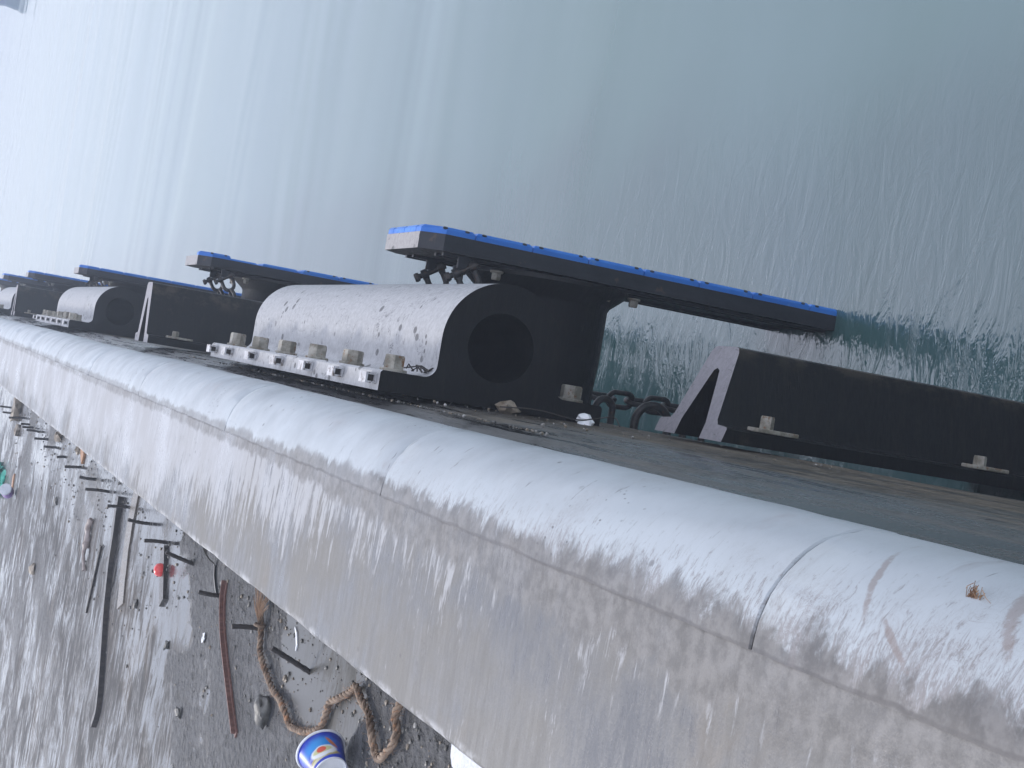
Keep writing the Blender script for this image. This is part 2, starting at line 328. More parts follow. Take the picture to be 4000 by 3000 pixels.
# ------------------------------------------------------------------ mesh helpers
def obj(name, bm, mats, parent=None, smooth=None, loc=None):
    me = bpy.data.meshes.new(name)
    bmesh.ops.recalc_face_normals(bm, faces=bm.faces)
    bm.to_mesh(me); bm.free()
    for k in (mats if isinstance(mats, (list, tuple)) else [mats]): me.materials.append(M[k])
    if smooth is not None:
        for p in me.polygons: p.use_smooth = True
        me.set_sharp_from_angle(angle=R(smooth))
    o = bpy.data.objects.new(name, me); COL.objects.link(o)
    if parent is not None: o.parent = parent
    if loc: o.location = loc
    return o
def tag(o, label, cat, group=None):
    o['label'] = label; o['category'] = cat
    if group: o['group'] = group
    return o
def thing(name, loc, label, cat, group=None, rotz=0):
    o = bpy.data.objects.new(name, None); COL.objects.link(o); o.location = loc; o.rotation_euler = (0, 0, rotz)
    o.empty_display_size = .1
    return tag(o, label, cat, group)
def structure(o): o['kind'] = 'structure'; return o
def copy_thing(src, loc, label):
    r = src.copy(); COL.objects.link(r); r.location = loc; r['label'] = label
    for ch in src.children:
        c = ch.copy(); COL.objects.link(c); c.parent = r
        for g in ch.children:
            d = g.copy(); COL.objects.link(d); d.parent = c
    return r

def box(bm, x0, x1, y0, y1, z0, z1, bev=0, mi=0):
    r = bmesh.ops.create_cube(bm, size=1, matrix=Matrix.Translation(((x0+x1)/2, (y0+y1)/2, (z0+z1)/2)) @ Matrix.Diagonal((x1-x0, y1-y0, z1-z0, 1)))
    vs = r['verts']; fs = {f for v in vs for f in v.link_faces}
    for f in fs: f.material_index = mi
    if bev:
        es = list({e for v in vs for e in v.link_edges})
        bmesh.ops.bevel(bm, geom=es, offset=bev, segments=2, affect='EDGES', profile=.5)
def frames(pts):
    P = [Vector(p) for p in pts]; T = []
    for i in range(len(P)):
        a = P[max(i-1, 0)]; b = P[min(i+1, len(P)-1)]; T.append((b-a).normalized())
    n = T[0].orthogonal().normalized(); N = [n]
    for i in range(1, len(P)):
        n = T[i-1].rotation_difference(T[i]) @ n; n = (n - T[i]*n.dot(T[i])).normalized(); N.append(n)
    return P, T, N
def tube(bm, pts, rad, seg=8, cap=True, closed=False, mi=0, flat=1.0):
    P, T, N = frames(pts)
    if not hasattr(rad, '__len__'): rad = [rad]*len(P)
    rings = []
    for p, t, n, r in zip(P, T, N, rad):
        b = t.cross(n)
        rings.append([bm.verts.new(p + n*math.cos(a)*r + b*math.sin(a)*r*flat) for a in [2*math.pi*k/seg for k in range(seg)]])
    m = len(rings)
    for i in range(m if closed else m-1):
        A = rings[i]; B = rings[(i+1) % m]
        for k in range(seg):
            f = bm.faces.new((A[k], A[(k+1) % seg], B[(k+1) % seg], B[k])); f.material_index = mi
    if cap and not closed:
        for rg in (rings[0], rings[-1]):
            f = bm.faces.new(rg); f.material_index = mi
def smooth_path(pts, n=8):
    P = [Vector(p) for p in pts]; P = [P[0]*2-P[1]] + P + [P[-1]*2-P[-2]]; out = []
    for i in range(1, len(P)-2):
        for k in range(n):
            t = k/n; a, b, c, d = P[i-1:i+3]
            out.append(.5*((2*b)+(c-a)*t+(2*a-5*b+4*c-d)*t*t+(3*b-a-3*c+d)*t**3))
    out.append(P[-2]); return out
def lathe(bm, prof, seg=40, M4=Matrix(), mi=0, caps=(True, True)):
    """prof: (radius, height) pairs turned about local z"""
    rings = [[bm.verts.new(M4 @ Vector((r*math.cos(2*math.pi*k/seg), r*math.sin(2*math.pi*k/seg), h))) for k in range(seg)] for r, h in prof]
    for A, B in zip(rings, rings[1:]):
        for k in range(seg):
            f = bm.faces.new((A[k], A[(k+1) % seg], B[(k+1) % seg], B[k])); f.material_index = mi
    if caps[0]: bm.faces.new(rings[0]).material_index = mi
    if caps[1]: bm.faces.new(rings[-1]).material_index = mi
def extrude_profile(bm, loops, to3, a0, a1, steps=1, side=lambda k, n: 0, cap=0):
    """loops of 2-D points (outer first, then holes) swept from a0 to a1; to3(p, a) makes the point"""
    ts = [a0 + (a1-a0)*i/steps for i in range(steps+1)]
    caps = {0: [], steps: []}
    for li, lp in enumerate(loops):
        rings = [[bm.verts.new(to3(p, t)) for p in lp] for t in ts]
        n = len(lp)
        for i in range(steps):
            for k in range(n):
                f = bm.faces.new((rings[i][k], rings[i][(k+1) % n], rings[i+1][(k+1) % n], rings[i+1][k]))
                f.material_index = side(k, li)
        for s in caps:
            caps[s] += [bm.edges.get((rings[s][k], rings[s][(k+1) % n])) for k in range(n)]
    for s in caps:
        r = bmesh.ops.triangle_fill(bm, edges=caps[s], use_beauty=True)
        for f in r['geom']:
            if isinstance(f, bmesh.types.BMFace): f.material_index = cap
def rock(bm, c, s, seed=0, sub=2, amp=.35, flat=(1, 1, .7), mi=0):
    r = bmesh.ops.create_icosphere(bm, subdivisions=sub, radius=1)
    for v in r['verts']:
        d = 1 + amp*mnoise.noise(v.co*1.3 + Vector((seed*3.1, seed*1.7, seed)))+ .4*amp*mnoise.noise(v.co*3.1 + Vector((seed, 0, 9)))
        v.co = Vector(c) + Vector((v.co.x*flat[0], v.co.y*flat[1], v.co.z*flat[2]))*s*d
    for v in r['verts']:
        for f in v.link_faces: f.material_index = mi
def wob(v, k=1.0, s=0.0): return mnoise.noise(Vector((v*k, s, 0.37)))

# ------------------------------------------------------------------ the setting
def sheet(name, x0, x1, y0, y1, z, m, nx=1, ny=1):
    bm = bmesh.new(); g = [[bm.verts.new((x0+(x1-x0)*i/nx, y0+(y1-y0)*j/ny, z)) for j in range(ny+1)] for i in range(nx+1)]
    for i in range(nx):
        for j in range(ny): bm.faces.new((g[i][j], g[i+1][j], g[i+1][j+1], g[i][j+1]))
    return structure(obj(name, bm, m))
sheet('sea', -300, 400, -150, 550, Z_SEA, 'water')
# deck: a thin slab with a real underside
bm = bmesh.new(); box(bm, -14, -.742, -12, 150, -1.72, Z_DECK); structure(obj('quay_deck', bm, 'deck'))

# capping beam: raised flat strip, face on the water side, dark belly behind
bm = bmesh.new()
prof = [(-.726, -1.40), (-.726, -1.206), (-.718, -1.2), (-.50, -1.199), (-.300, -1.205), (-.292, -1.235), (-.292, -1.30), (-.17, -1.40), (-.128, -1.42), (-.096, -1.50), (-.070, -1.64), (-.060, -2.0), (-.052, -2.60), (-.056, -2.645), (-.075, -2.655), (-.74, -2.655)]
ys = [-12 + .12*i for i in range(int(40/.12))] + [28 + 2*i for i in range(62)]
rings = []
for y in ys:
    rg = []
    for i, (x, z) in enumerate(prof):
        if i in (1, 2): x += .004*wob(y, 9, 1) + .003*wob(y, 31, 2) + .010*max(0, wob(y, 4.3, 6)-.25)*(1+wob(y, 23, 4))
        if 9 <= i <= 13: x += .0022*wob(y, 2.5, i) + .0015*wob(y, 11, i); z += .004*wob(y, 7, i) if i in (9, 12, 13) else 0
        rg.append(bm.verts.new((x, y, z)))
    rings.append(rg)
n = len(prof)
for A, B in zip(rings, rings[1:]):
    for k in range(n):
        f = bm.faces.new((A[k], A[(k+1) % n], B[(k+1) % n], B[k]))
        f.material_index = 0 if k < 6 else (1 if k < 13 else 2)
bm.faces.new(rings[0]); bm.faces.new(rings[-1])
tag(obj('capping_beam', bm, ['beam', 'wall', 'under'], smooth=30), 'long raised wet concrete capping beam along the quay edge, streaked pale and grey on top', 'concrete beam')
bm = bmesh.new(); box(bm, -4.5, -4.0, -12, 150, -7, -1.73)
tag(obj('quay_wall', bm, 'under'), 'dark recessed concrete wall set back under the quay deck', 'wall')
pier = None
for i, yc in enumerate([5.2, 10.8, 16.8, 22.6, 28.8]):
    bm = bmesh.new(); box(bm, -.9, -.082, -.95, .95, -6.5, -2.66, .03)
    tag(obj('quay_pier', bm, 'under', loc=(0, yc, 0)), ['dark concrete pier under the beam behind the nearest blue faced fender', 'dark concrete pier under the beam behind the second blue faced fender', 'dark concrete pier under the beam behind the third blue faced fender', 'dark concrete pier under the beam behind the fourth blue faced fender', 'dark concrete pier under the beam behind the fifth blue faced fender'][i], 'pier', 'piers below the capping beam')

# rounded corner guards, one per length between the joints
JO = [-1.70, .05, 1.79, 3.49, 5.28, 7.20, 9.0, 10.8, 12.6, 14.4, 16.2, 18.0, 19.8, 21.6, 23.4, 25.2, 27.0, 28.8]
GL = {1: 'scratched pale corner guard in the bottom right corner, holding a brown fibre tuft',
      2: 'long pale corner guard with dark inner grime, beside the nearest black arch fender',
      3: 'pale corner guard beside the round end face of the big cylinder fender',
      4: 'spotted pale corner guard beside the bolt row of the big cylinder fender',
      5: 'pale corner guard just past the far end of the big cylinder fender',
      6: 'pale rounded corner guard beside the slender second arch fender',
      7: 'pale rounded corner guard between the slender second arch fender and the second cylinder fender',
      8: 'pale rounded corner guard just short of the end face of the second cylinder fender'}
def guard_profile(y):
    pts = []
    for k in range(19):
        a = R(91 - 113*k/18)
        r = .190 + .0035*wob(y, 1.1, 3) + .0018*wob(y*3 + k*.5, 2.2, 5) - .004*max(0, wob(y*1.7+k*.23, 2.9, 11)-.35)
        pts.append((-.300 + .012*wob(y, .35, 8) + r*math.cos(a), -1.3905 + r*math.sin(a)))
    return pts
for i in range(len(JO)-1):
    y0, y1 = JO[i]+.0016, JO[i+1]-.0016
    bm = bmesh.new(); prev = None; first = None
    nn = 26 if y0 < 12 else 8
    for j in range(nn+1):
        y = y0 + (y1-y0)*j/nn
        p = guard_profile(y)
        if j in (0, nn): p = [(-.300+(x+.300)*.985, -1.3905+(z+1.3905)*.985) for x, z in p]
        elif j in (1, nn-1): y = y0 + (y1-y0)*(.0018 if j == 1 else .9982)
        p = p + [(-.20, -1.46), (-.288, -1.40)]
        rg = [bm.verts.new((x, y, z)) for x, z in p]
        if prev:
            for k in range(len(rg)): bm.faces.new((prev[k], prev[(k+1) % len(rg)], rg[(k+1) % len(rg)], rg[k]))
        else: first = rg
        prev = rg
    bm.faces.new(first); bm.faces.new(prev)
    o = obj('corner_guard', bm, 'guard', smooth=40)
    if i in GL: lab = GL[i]
    elif i == 0: lab = 'pale rounded corner guard behind the camera'
    else: lab = 'distant pale corner guard fading into haze beyond the second cylinder fender'
    tag(o, lab, 'corner guard', 'rounded corner guards along the beam')

# ------------------------------------------------------------------ bolts, clips
def hex_bolt(bm, c, af=.068, h=.046, ax='x', rot=0., washer=.052):
    h *= 1+.22*wob(c[1]*7+c[2]*5, 1, 2); af *= .92
    Rm = Matrix.Translation(c) @ (Matrix.Rotation(R(90), 4, 'Y') if ax == 'x' else Matrix()) @ Matrix.Rotation(rot, 4, 'Z')
    if washer: lathe(bm, [(washer, 0), (washer, .007), (washer-.003, .009)], 24, Rm)
    a = af/2/math.cos(R(30)); w = .009 if washer else 0
    lathe(bm, [(a, w), (a, w+h-.006), (a*.90, w+h)], 6, Rm)
def clip(bm, c, w=.040, d=.050, h=.036):
    """short upright hollow section, its near mouth open and dark inside"""
    x, y, z = c; t = .007
    prof2 = [(-w/2, 0), (w/2, 0), (w/2, h), (-w/2, h)]
    hole = [(-w/2+t, 0+t), (w/2-t, 0+t), (w/2-t, h-t), (-w/2+t, h-t)]
    extrude_profile(bm, [prof2, hole], lambda p, a: Vector((x+p[0], a, z+p[1])), y-d/2, y+d/2)
    box(bm, x-w/2+t*.9, x+w/2-t*.9, y-d/2+.012, y+d/2-.004, z+t*.9, z+h-t*.9, mi=1)  # painted shade of the mouth, in the dark rebar tone

# ------------------------------------------------------------------ cylindrical fenders
def d_profile():
    o = []
    def arc(cx, cz, rx, rz, a0, a1, n):
        for k in range(n+1):
            a = R(a0+(a1-a0)*k/n); o.append((cx+rx*math.cos(a), cz+rz*math.sin(a)))
    # points are (x out, z up)
    o += [(0, -.388), (.058, -.388), (.065, -.381)]
    arc(.105, -.247, .04, .04, 180, 90, 6)                # lower fillet
    o += [(.15, -.207)]
    arc(.195, 0, .207, .207, -90, 90, 44)
    o += [(.15, .207)]
    arc(.105, .247, .04, .04, -90, -180, 6)
    o += [(.065, .381), (.058, .388), (0, .388)]
    return o
def make_cyl(y0, y1, z, base, label, bolts_u, bolts_l, clips):
    t = thing('cylinder_fender', (base, y0, z), label, 'fender', 'horizontal cylindrical rubber fenders')
    bm = bmesh.new(); pr = d_profile(); L = y1-y0
    hole = [(.194+.112*math.cos(2*math.pi*k/64), .003+.114*math.sin(2*math.pi*k/64)) for k in range(64)]
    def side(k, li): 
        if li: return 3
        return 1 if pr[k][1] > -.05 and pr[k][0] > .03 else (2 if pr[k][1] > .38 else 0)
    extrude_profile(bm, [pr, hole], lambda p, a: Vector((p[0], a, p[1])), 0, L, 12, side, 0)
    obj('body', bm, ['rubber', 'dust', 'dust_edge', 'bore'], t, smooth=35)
    for i, yb in enumerate(bolts_u):
        bm = bmesh.new(); hex_bolt(bm, (.0655, yb, .315), rot=.2+.5*i, washer=.044); obj('bolt', bm, 'bolt', t, smooth=30)
    for i, yb in enumerate(bolts_l):
        bm = bmesh.new(); hex_bolt(bm, (.0655, yb, -.315), rot=.4+.3*i, washer=.044); obj('bolt', bm, 'bolt', t, smooth=30)
    for yc in clips:
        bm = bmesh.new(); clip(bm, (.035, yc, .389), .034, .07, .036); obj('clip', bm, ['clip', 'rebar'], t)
    return t
cu = [.10, .55, 1.0, 1.45, 1.90, 2.34]
make_cyl(4.40, 6.92, -1.837, -.057, 'big black rubber cylinder fender with pale dusty top and a dark round bore', cu, [.10, 1.0, 1.9], [.06, .42, .80, 1.22, 1.66, 2.1, 2.42])
c2 = [.12, .42, .85, 1.30, 1.75, 2.2, 2.55]
make_cyl(12.54, 15.25, -1.837, -.062, 'second cylinder fender along the quay with pale crusted top and crowded clips', c2, [.12, 1.3, 2.5], [.08, .55, 1.0, 1.45, 1.9, 2.3, 2.6])
make_cyl(20.7, 23.3, -1.837, -.062, 'hazy third cylinder fender at the left edge beyond the second thin arch fender', [.2, 1.2, 2.3], [.2, 1.2], [.1])

# ------------------------------------------------------------------ arch fenders
def make_arch(y, ztop, L, base, label, bolts, sy=1.0, sx=1.0, slope=0.):
    t = thing('arch_fender', (base, y, ztop-L), label, 'fender', 'upright rubber arch fenders')
    pr = [(-.233, 0), (-.233, .040), (-.226, .046), (-.165, .050), (-.150, .066), (-.092, .335), (-.080, .352), (-.062, .358),
          (.062, .358), (.080, .352), (.092, .335), (.150, .066), (.165, .050), (.226, .046), (.233, .040), (.233, 0),
          (.086, 0), (.084, .05), (.030, .225), (.018, .258), (0, .268), (-.018, .258), (-.030, .225), (-.084, .05), (-.086, 0)]
    pr = [(a*sy, b if b < .06 else .06+(b-.06)*(sx*.358-.06)/.298) for a, b in pr]
    bm = bmesh.new()
    extrude_profile(bm, [pr], lambda p, a: Vector((p[1], p[0], a - (slope*p[1] if a > L-.01 else 0))), 0, L, 8, lambda k, li: 0, 1)
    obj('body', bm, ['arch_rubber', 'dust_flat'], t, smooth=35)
    for zb in bolts:
        b = bmesh.new(); hex_bolt(b, (.060, -.198*sy, L-zb), .040, .034, rot=.5, washer=0); bo = obj('bolt', b, 'bolt', t, smooth=30)
        b = bmesh.new(); box(b, .047, .060, -.234*sy, -.165*sy, L-zb-.10, L-zb+.05, .003); obj('washer_plate', b, 'bolt', bo)
    return t
make_arch(4.045, -2.35, 1.9, -.038, 'tall black arch fender nearest the camera with pale cut top and narrow slot', [.17, 1.0, 1.8], .89, .83, .32)
make_arch(9.05, -1.47, 1.5, -.055, 'second arch fender seen edge on with a slender pale tip, between the two cylinder fenders', [.16, .95])
make_arch(18.25, -1.47, 1.5, -.055, 'thin far arch fender just beyond the second cylinder fender, showing a pale edge', [.16, .95])

# ------------------------------------------------------------------ blue faced panel fenders
PL, PW = 2.35, .54                  # panel height and width
ROW = [0, .196, .434, .674, .921, 1.174, 1.429, 1.71, 1.99, 2.25]
def make_panel(y0, ztop, label, skip=(), holes=True, x1=.573):
    t = thing('panel_fender', (x1-.09, y0, ztop-PL), label, 'fender', 'blue faced panel fenders')
    # local: x 0 back .. .052 frame front, pads to .09 ; y 0 near .. PW far ; z 0 bottom .. PL top
    ch = .075
    pr = [(0, 0), (PW, 0), (PW, PL-ch), (PW-ch, PL), (ch, PL), (0, PL-ch)]
    bm = bmesh.new()
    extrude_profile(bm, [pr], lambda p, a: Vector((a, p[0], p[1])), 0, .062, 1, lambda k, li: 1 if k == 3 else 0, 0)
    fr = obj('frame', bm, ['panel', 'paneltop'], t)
    bm = bmesh.new()
    for yy in (.06, .14, PW-.14, PW-.06): box(bm, -.012, -.0005, yy, yy+.018, .05, PL-.10)
    obj('stiffener', bm, 'panel', fr)
    ny = 4
    for r in range(len(ROW)-1):
        for c in range(ny):
            if (r, c) in skip: continue
            a0, a1 = PL-ROW[r+1]+.003, PL-ROW[r]-.003
            b0, b1 = c*PW/ny+.002, (c+1)*PW/ny-.002
            f = .009; q = ch
            if r == 0 and c == 0: q2 = [(b0, a0), (b1, a0), (b1, a1), (b0+ch, a1), (b0, a1-ch)]
            elif r == 0 and c == ny-1: q2 = [(b0, a0), (b1, a0), (b1, a1-ch), (b1-ch, a1), (b0, a1)]
            else: q2 = [(b0, a0), (b1, a0), (b1, a1), (b0, a1)]
            cy = sum(p[0] for p in q2)/len(q2); cz = sum(p[1] for p in q2)/len(q2)
            def inset(p, d): return (p[0] + (d if p[0] < cy else -d), p[1] + (d if p[1] < cz else -d))
            bm = bmesh.new(); k = len(q2)
            R0 = [bm.verts.new((.0625, *p)) for p in q2]; R1 = [bm.verts.new((.080, *p)) for p in q2]; R2 = [bm.verts.new((.090, *inset(p, f))) for p in q2]
            for A, B in ((R0, R1), (R1, R2)):
                for i in range(k): bm.faces.new((A[i], A[(i+1) % k], B[(i+1) % k], B[i]))
            bm.faces.new(R0)
            bm.faces.new(R2)
            pad = obj('face_pad', bm, 'blue', fr)
            if holes and c == 0:
                for zz in (a0+.032, a1-.032-(ch*.5 if r == 0 else 0)):
                    # recessed screw pocket on the sloping near edge
                    hb = bmesh.new()
                    Mx = Matrix.Translation((.0855, b0+.0035, zz)) @ Matrix.Rotation(R(-53), 4, 'Z') @ Matrix.Rotation(R(90), 4, 'Y') @ Matrix.Diagonal((1.5, .8, 1, 1))
                    lathe(hb, [(.0065, -.004), (.0065, .0012), (.0048, .0016)], 16, Mx)
                    obj('screw_pocket', hb, 'panel', pad)
    # cone, flange and gussets between wall and panel
    cz = PL-.63
    bm = bmesh.new()
    Mx = Matrix.Translation((0, PW/2, cz)) @ Matrix.Rotation(R(-90), 4, 'Y')
    lathe(bm, [(.335, .014), (.335, .030), (.27, .085), (.262, .10), (.262, .30), (.255, .42), (.262, .54), (.262, x1-.09+.055)], 56, Mx)
    cone = obj('rubber_cone', bm, 'rubber', t, smooth=35)
    bm = bmesh.new()
    pts = [(.33*math.cos(R(22.5+45*k)), .40*math.sin(R(22.5+45*k))) for k in range(8)]
    extrude_profile(bm, [pts], lambda p, a: Vector((a, PW/2+p[0]*.8, cz+p[1])), -.028, -.0135)
    fl = obj('mounting_plate', bm, 'panel', t)
    for (dy, dz) in ((-.20, .30), (-.20, -.30), (-.235, .12), (-.235, -.16), (.2, .3)):
        bm = bmesh.new(); hex_bolt(bm, (0, 0, 0), .036, .026, rot=.3, washer=.026)
        for v in bm.verts: v.co = Vector((-v.co.x, v.co.y, v.co.z)) + Vector((-.0285, PW/2+dy, cz+dz))
        obj('bolt', bm, 'bolt', fl, smooth=30)
    for yy in (.05, .40):
        bm = bmesh.new(); box(bm, -.050, -.0005, yy, yy+.014, PL-.21, PL-.16, .004); obj('chain_lug', bm, 'panel', fr)
    return t
make_panel(5.22, -1.805, 'nearest tall steel fender panel faced with bright blue pads, standing down into the water')
make_panel(9.50, -1.82, 'second blue faced fender panel with a pad missing near its top', skip={(0, 3), (0, 2), (0, 1), (1, 0), (1, 1), (2, 0)})
make_panel(15.6, -1.82, 'third blue faced fender panel rising behind the second arch fender', skip={(0, 3), (0, 2), (0, 1)}, holes=False)
make_panel(21.1, -1.82, 'fourth blue faced fender panel, hazy, above the second cylinder fender', skip={(0, 3), (0, 2)}, holes=False)
make_panel(25.4, -1.82, 'fifth blue faced fender panel, faint in the haze, near the left edge', holes=False)
make_panel(30.5, -1.82, 'farthest blue fender panel, faintest in the haze, cut by the left edge', holes=False)

# ------------------------------------------------------------------ chains
def link_mesh(L=.115, W=.066, r=.0115):
    bm = bmesh.new(); pts = []
    h = (L-W)/2
    for k in range(12): a = math.pi*k/12; pts.append((W/2*math.cos(a), 0, h+W/2*math.sin(a)))
    for k in range(12): a = math.pi+math.pi*k/12; pts.append((W/2*math.cos(a), 0, -h+W/2*math.sin(a)))
    tube(bm, pts, r, 10, closed=True)
    me = bpy.data.meshes.new('link'); bm.to_mesh(me); bm.free(); me.materials.append(M['chain'])
    for p in me.polygons: p.use_smooth = True
    return me
LINK = link_mesh()
def shackle(bm, W=.068, L=.10, r=.012):
    pts = [(-W/2, 0, 0), (-W/2, 0, -L*.4)] + [(-W/2*math.cos(math.pi*k/10), 0, -L*.5-W/2*math.sin(math.pi*k/10)) for k in range(11)] + [(W/2, 0, -L*.4), (W/2, 0, 0)]
    tube(bm, pts, r, 10)
    lathe(bm, [(.020, -.013), (.021, 0), (.020, .013)], 16, Matrix.Translation((-W/2, 0, 0)) @ Matrix.Rotation(R(90), 4, 'Y'))
    lathe(bm, [(.020, -.013), (.021, 0), (.020, .013)], 16, Matrix.Translation((W/2, 0, 0)) @ Matrix.Rotation(R(90), 4, 'Y'))
    tube(bm, [(-W/2-.035, 0, 0), (W/2+.022, 0, 0)], .011, 12)
    lathe(bm, [(.016, -.010), (.019, 0), (.016, .010)], 6, Matrix.Translation((-W/2-.034, 0, 0)) @ Matrix.Rotation(R(90), 4, 'Y'))
def make_chain(pts, label, head=True, step=.088, group='fender chains', hw=1.0):
    """links along a sagging path; alternate links turn a quarter"""
    P = smooth_path(pts, 12); t = thing('chain', P[0], label, 'chain', group)
    d = [0]
    for a, b in zip(P, P[1:]): d.append(d[-1]+(b-a).length)
    def at(s):
        for i in range(len(d)-1):
            if d[i+1] >= s: return P[i].lerp(P[i+1], (s-d[i])/max(d[i+1]-d[i], 1e-6)), (P[i+1]-P[i]).normalized()
        return P[-1], (P[-1]-P[-2]).normalized()
    s = 0.0
    if head:
        _, T = at(.03); bm = bmesh.new(); shackle(bm); o = obj('shackle', bm, 'chain', t, smooth=40)
        q = Vector((0, 0, -1)).rotation_difference(T); o.rotation_mode = 'QUATERNION'
        side = (q @ Vector((1, 0, 0)))
        want = T.cross(Vector((.08, -.93, .36))).normalized()
        if want.z > 0: want = -want
        from mathutils import Quaternion
        q = Quaternion(T, math.atan2(T.dot(side.cross(want)), side.dot(want))) @ q
        o.rotation_quaternion = q; s = .112
    i = 0
    while s < d[-1]-.02:
        p, T = at(s + .03)
        o = bpy.data.objects.new('link', LINK); COL.objects.link(o); o.parent = t
        X = Vector((0, 1, 0)) if i % 2 == 0 else Vector((0, .3, 1)).cross(Vector((0, 1, 0)))
        X = Vector((.3, 1, .3)) if i % 2 == 0 else T.cross(Vector((.3, 1, .3)))
        X = (X - T*X.dot(T)).normalized(); Y = T.cross(X)
        o.matrix_local = Matrix.Translation(p-P[0]) @ Matrix((X, Y, T)).transposed().to_4x4()
        s += step; i += 1
    return t
k = 0
for (py, zt, la, lb) in ((5.22, -1.805, 'left of the two shackled chains hanging behind the nearest blue panel', 'right of the two shackled chains hanging behind the nearest blue panel'),
                     (9.50, -1.82, 'left of the two chains behind the second blue panel', 'right of the two chains behind the second blue panel'),
                     (15.6, -1.82, 'small hazy left chain behind the third blue panel', 'small hazy right chain behind the third blue panel')):
    make_chain([(.432, py+.41, zt-.195), (.36, py+.395, zt-.235), (.25, py+.37, zt-.285), (.0, py+.3, zt-.33)], la)
    make_chain([(.432, py+.06, zt-.195), (.36, py+.045, zt-.235), (.25, py+.02, zt-.285), (.0, py-.05, zt-.33)], lb)
make_chain([(.050, 5.74, -2.86), (.052, 5.73, -3.0), (.056, 5.72, -3.3), (.06, 5.72, -3.8)], 'wet chain hanging down behind the dark cone, below the big cylinder fender', head=False)
make_chain([(-.005, 5.30, -3.12), (0, 5.30, -3.2), (.002, 5.30, -3.35), (.004, 5.30, -3.7)], 'lower wet chain hanging behind the foot of the nearest arch fender', head=False)
for (yy, z0, z1, x1, r, lab) in ((5.50, -2.94, -3.10, .050, .018, 'thick rusty curved hook bar between the dark cone and the nearest arch fender'),
                                 (5.60, -2.80, -2.88, .045, .015, 'dark staple bar half hidden beside the foot of the dark cone'),
                                 (5.30, -3.06, -3.15, .005, .015, 'short upright staple bar just left of the nearest arch fender')):
    bm = bmesh.new(); zc = (z0+z1)/2; h = abs(z0-z1)/2
    pts = [(-.09, 0, h), (x1-h, 0, h)] + [(x1-h+h*math.sin(math.pi*k/12), 0, h*math.cos(math.pi*k/12)) for k in range(13)] + [(-.09, 0, -h)]
    tube(bm, pts, r, 12); tag(obj('anchor_staple', bm, 'chain', loc=(0, yy, zc), smooth=50), lab, 'anchor bar', 'anchor bars set in the pier')

# ------------------------------------------------------------------ rebar stubs in the deck
BARS = [((-0.952,15.502),(-0.954,15.502,-1.278)),((-0.935,14.589),(-0.948,14.589,-1.235)),((-0.933,13.990),(-0.951,13.990,-1.242)),((-0.951,13.5),(-0.955,13.5,-1.305)),((-0.945,13.18),(-0.956,13.18,-1.290)),((-0.943,12.670),(-0.940,12.670,-1.277)),((-0.939,12.006),(-0.947,12.006,-1.277)),((-0.946,11.472),(-0.954,11.472,-1.295)),((-0.956,10.844),(-0.965,10.844,-1.324)),((-0.929,9.964),(-0.941,9.964,-1.276)),((-0.925,9.268),(-0.925,9.268,-1.281)),((-0.933,8.708),(-0.934,8.708,-1.247)),((-0.924,8.011),(-0.932,8.011,-1.274)),((-0.919,7.366),(-0.912,7.366,-1.279)),((-0.932,6.835),(-0.932,6.835,-1.274)),((-0.930,6.229),(-0.888,6.229,-1.258)),((-0.949,5.670),(-0.945,5.670,-1.293)),((-0.947,5.035),(-0.946,5.035,-1.281)),((-0.951,4.386),(-0.878,4.386,-1.248))]
ORD = ['nearest', 'second', 'third', 'fourth', 'fifth', 'sixth', 'seventh', 'eighth', 'ninth', 'tenth', 'eleventh', 'twelfth', 'thirteenth', 'fourteenth', 'fifteenth', 'sixteenth', 'seventeenth', 'eighteenth', 'farthest']
SPEC = {0: 'leaning rusty rebar stub between the rope and the beam edge, nearest of its row', 1: 'short rebar stub between the red rusted bar and the coir rope', 2: 'short rebar stub just above the end of the red rusted bar, beside a grey strap',
        3: 'leaning bent rebar stub beside the red plastic cap', 4: 'straight rebar stub in the bright puddle just beyond the red plastic cap', 5: 'long curved rebar stub mirrored in the bright puddle by the dark timber', 6: 'rebar stub standing at the far end of the long dark timber'}
for i, (b, tp) in enumerate(reversed(BARS)):
    bm = bmesh.new(); V = Vector(tp)-Vector((b[0], b[1], Z_DECK-.02)); P = []
    mid = Vector((.004*math.sin(i*2.1), .004*math.cos(i*1.3), 0))
    for k in range(13):
        s = k/12; P.append(V*s + mid*math.sin(math.pi*s))
    tube(bm, P, [(.0092 if k % 2 else .0080)*(1 if b[1] < 9 else 1.1) for k in range(13)], 10)
    tag(obj('rebar_stub', bm, 'rebar', loc=(b[0], b[1], Z_DECK-.02), smooth=60), SPEC.get(i, 'dark rebar stub standing in the wet deck, %s from the near end of the row' % ORD[i]), 'rebar', 'rebar stubs in a row along the deck')

# ------------------------------------------------------------------ coir rope
rope_pts = [(-0.838,4.981),(-0.882,4.978),(-0.949,4.959),(-0.996,4.935),(-1.019,4.865),(-1.054,4.779),(-1.080,4.694),(-1.080,4.595),(-1.100,4.517),(-1.127,4.453),(-1.113,4.357),(-1.094,4.26),(-1.050,4.156),(-0.995,4.121),(-0.961,4.089),(-0.928,4.019),(-0.891,3.942),(-0.862,3.887),(-0.887,3.832),(-0.909,3.769),(-0.934,3.722),(-0.963,3.680),(-0.988,3.661),(-0.988,3.624),(-0.961,3.580),(-0.926,3.548),(-0.885,3.544),(-0.852,3.556),(-0.80,3.52),(-.765,3.50)]
rz = [.016+.004*math.sin(i*1.9) for i in range(len(rope_pts))]
RP = smooth_path([(x, y, Z_DECK+z) for (x, y), z in zip(rope_pts, rz)], 14)
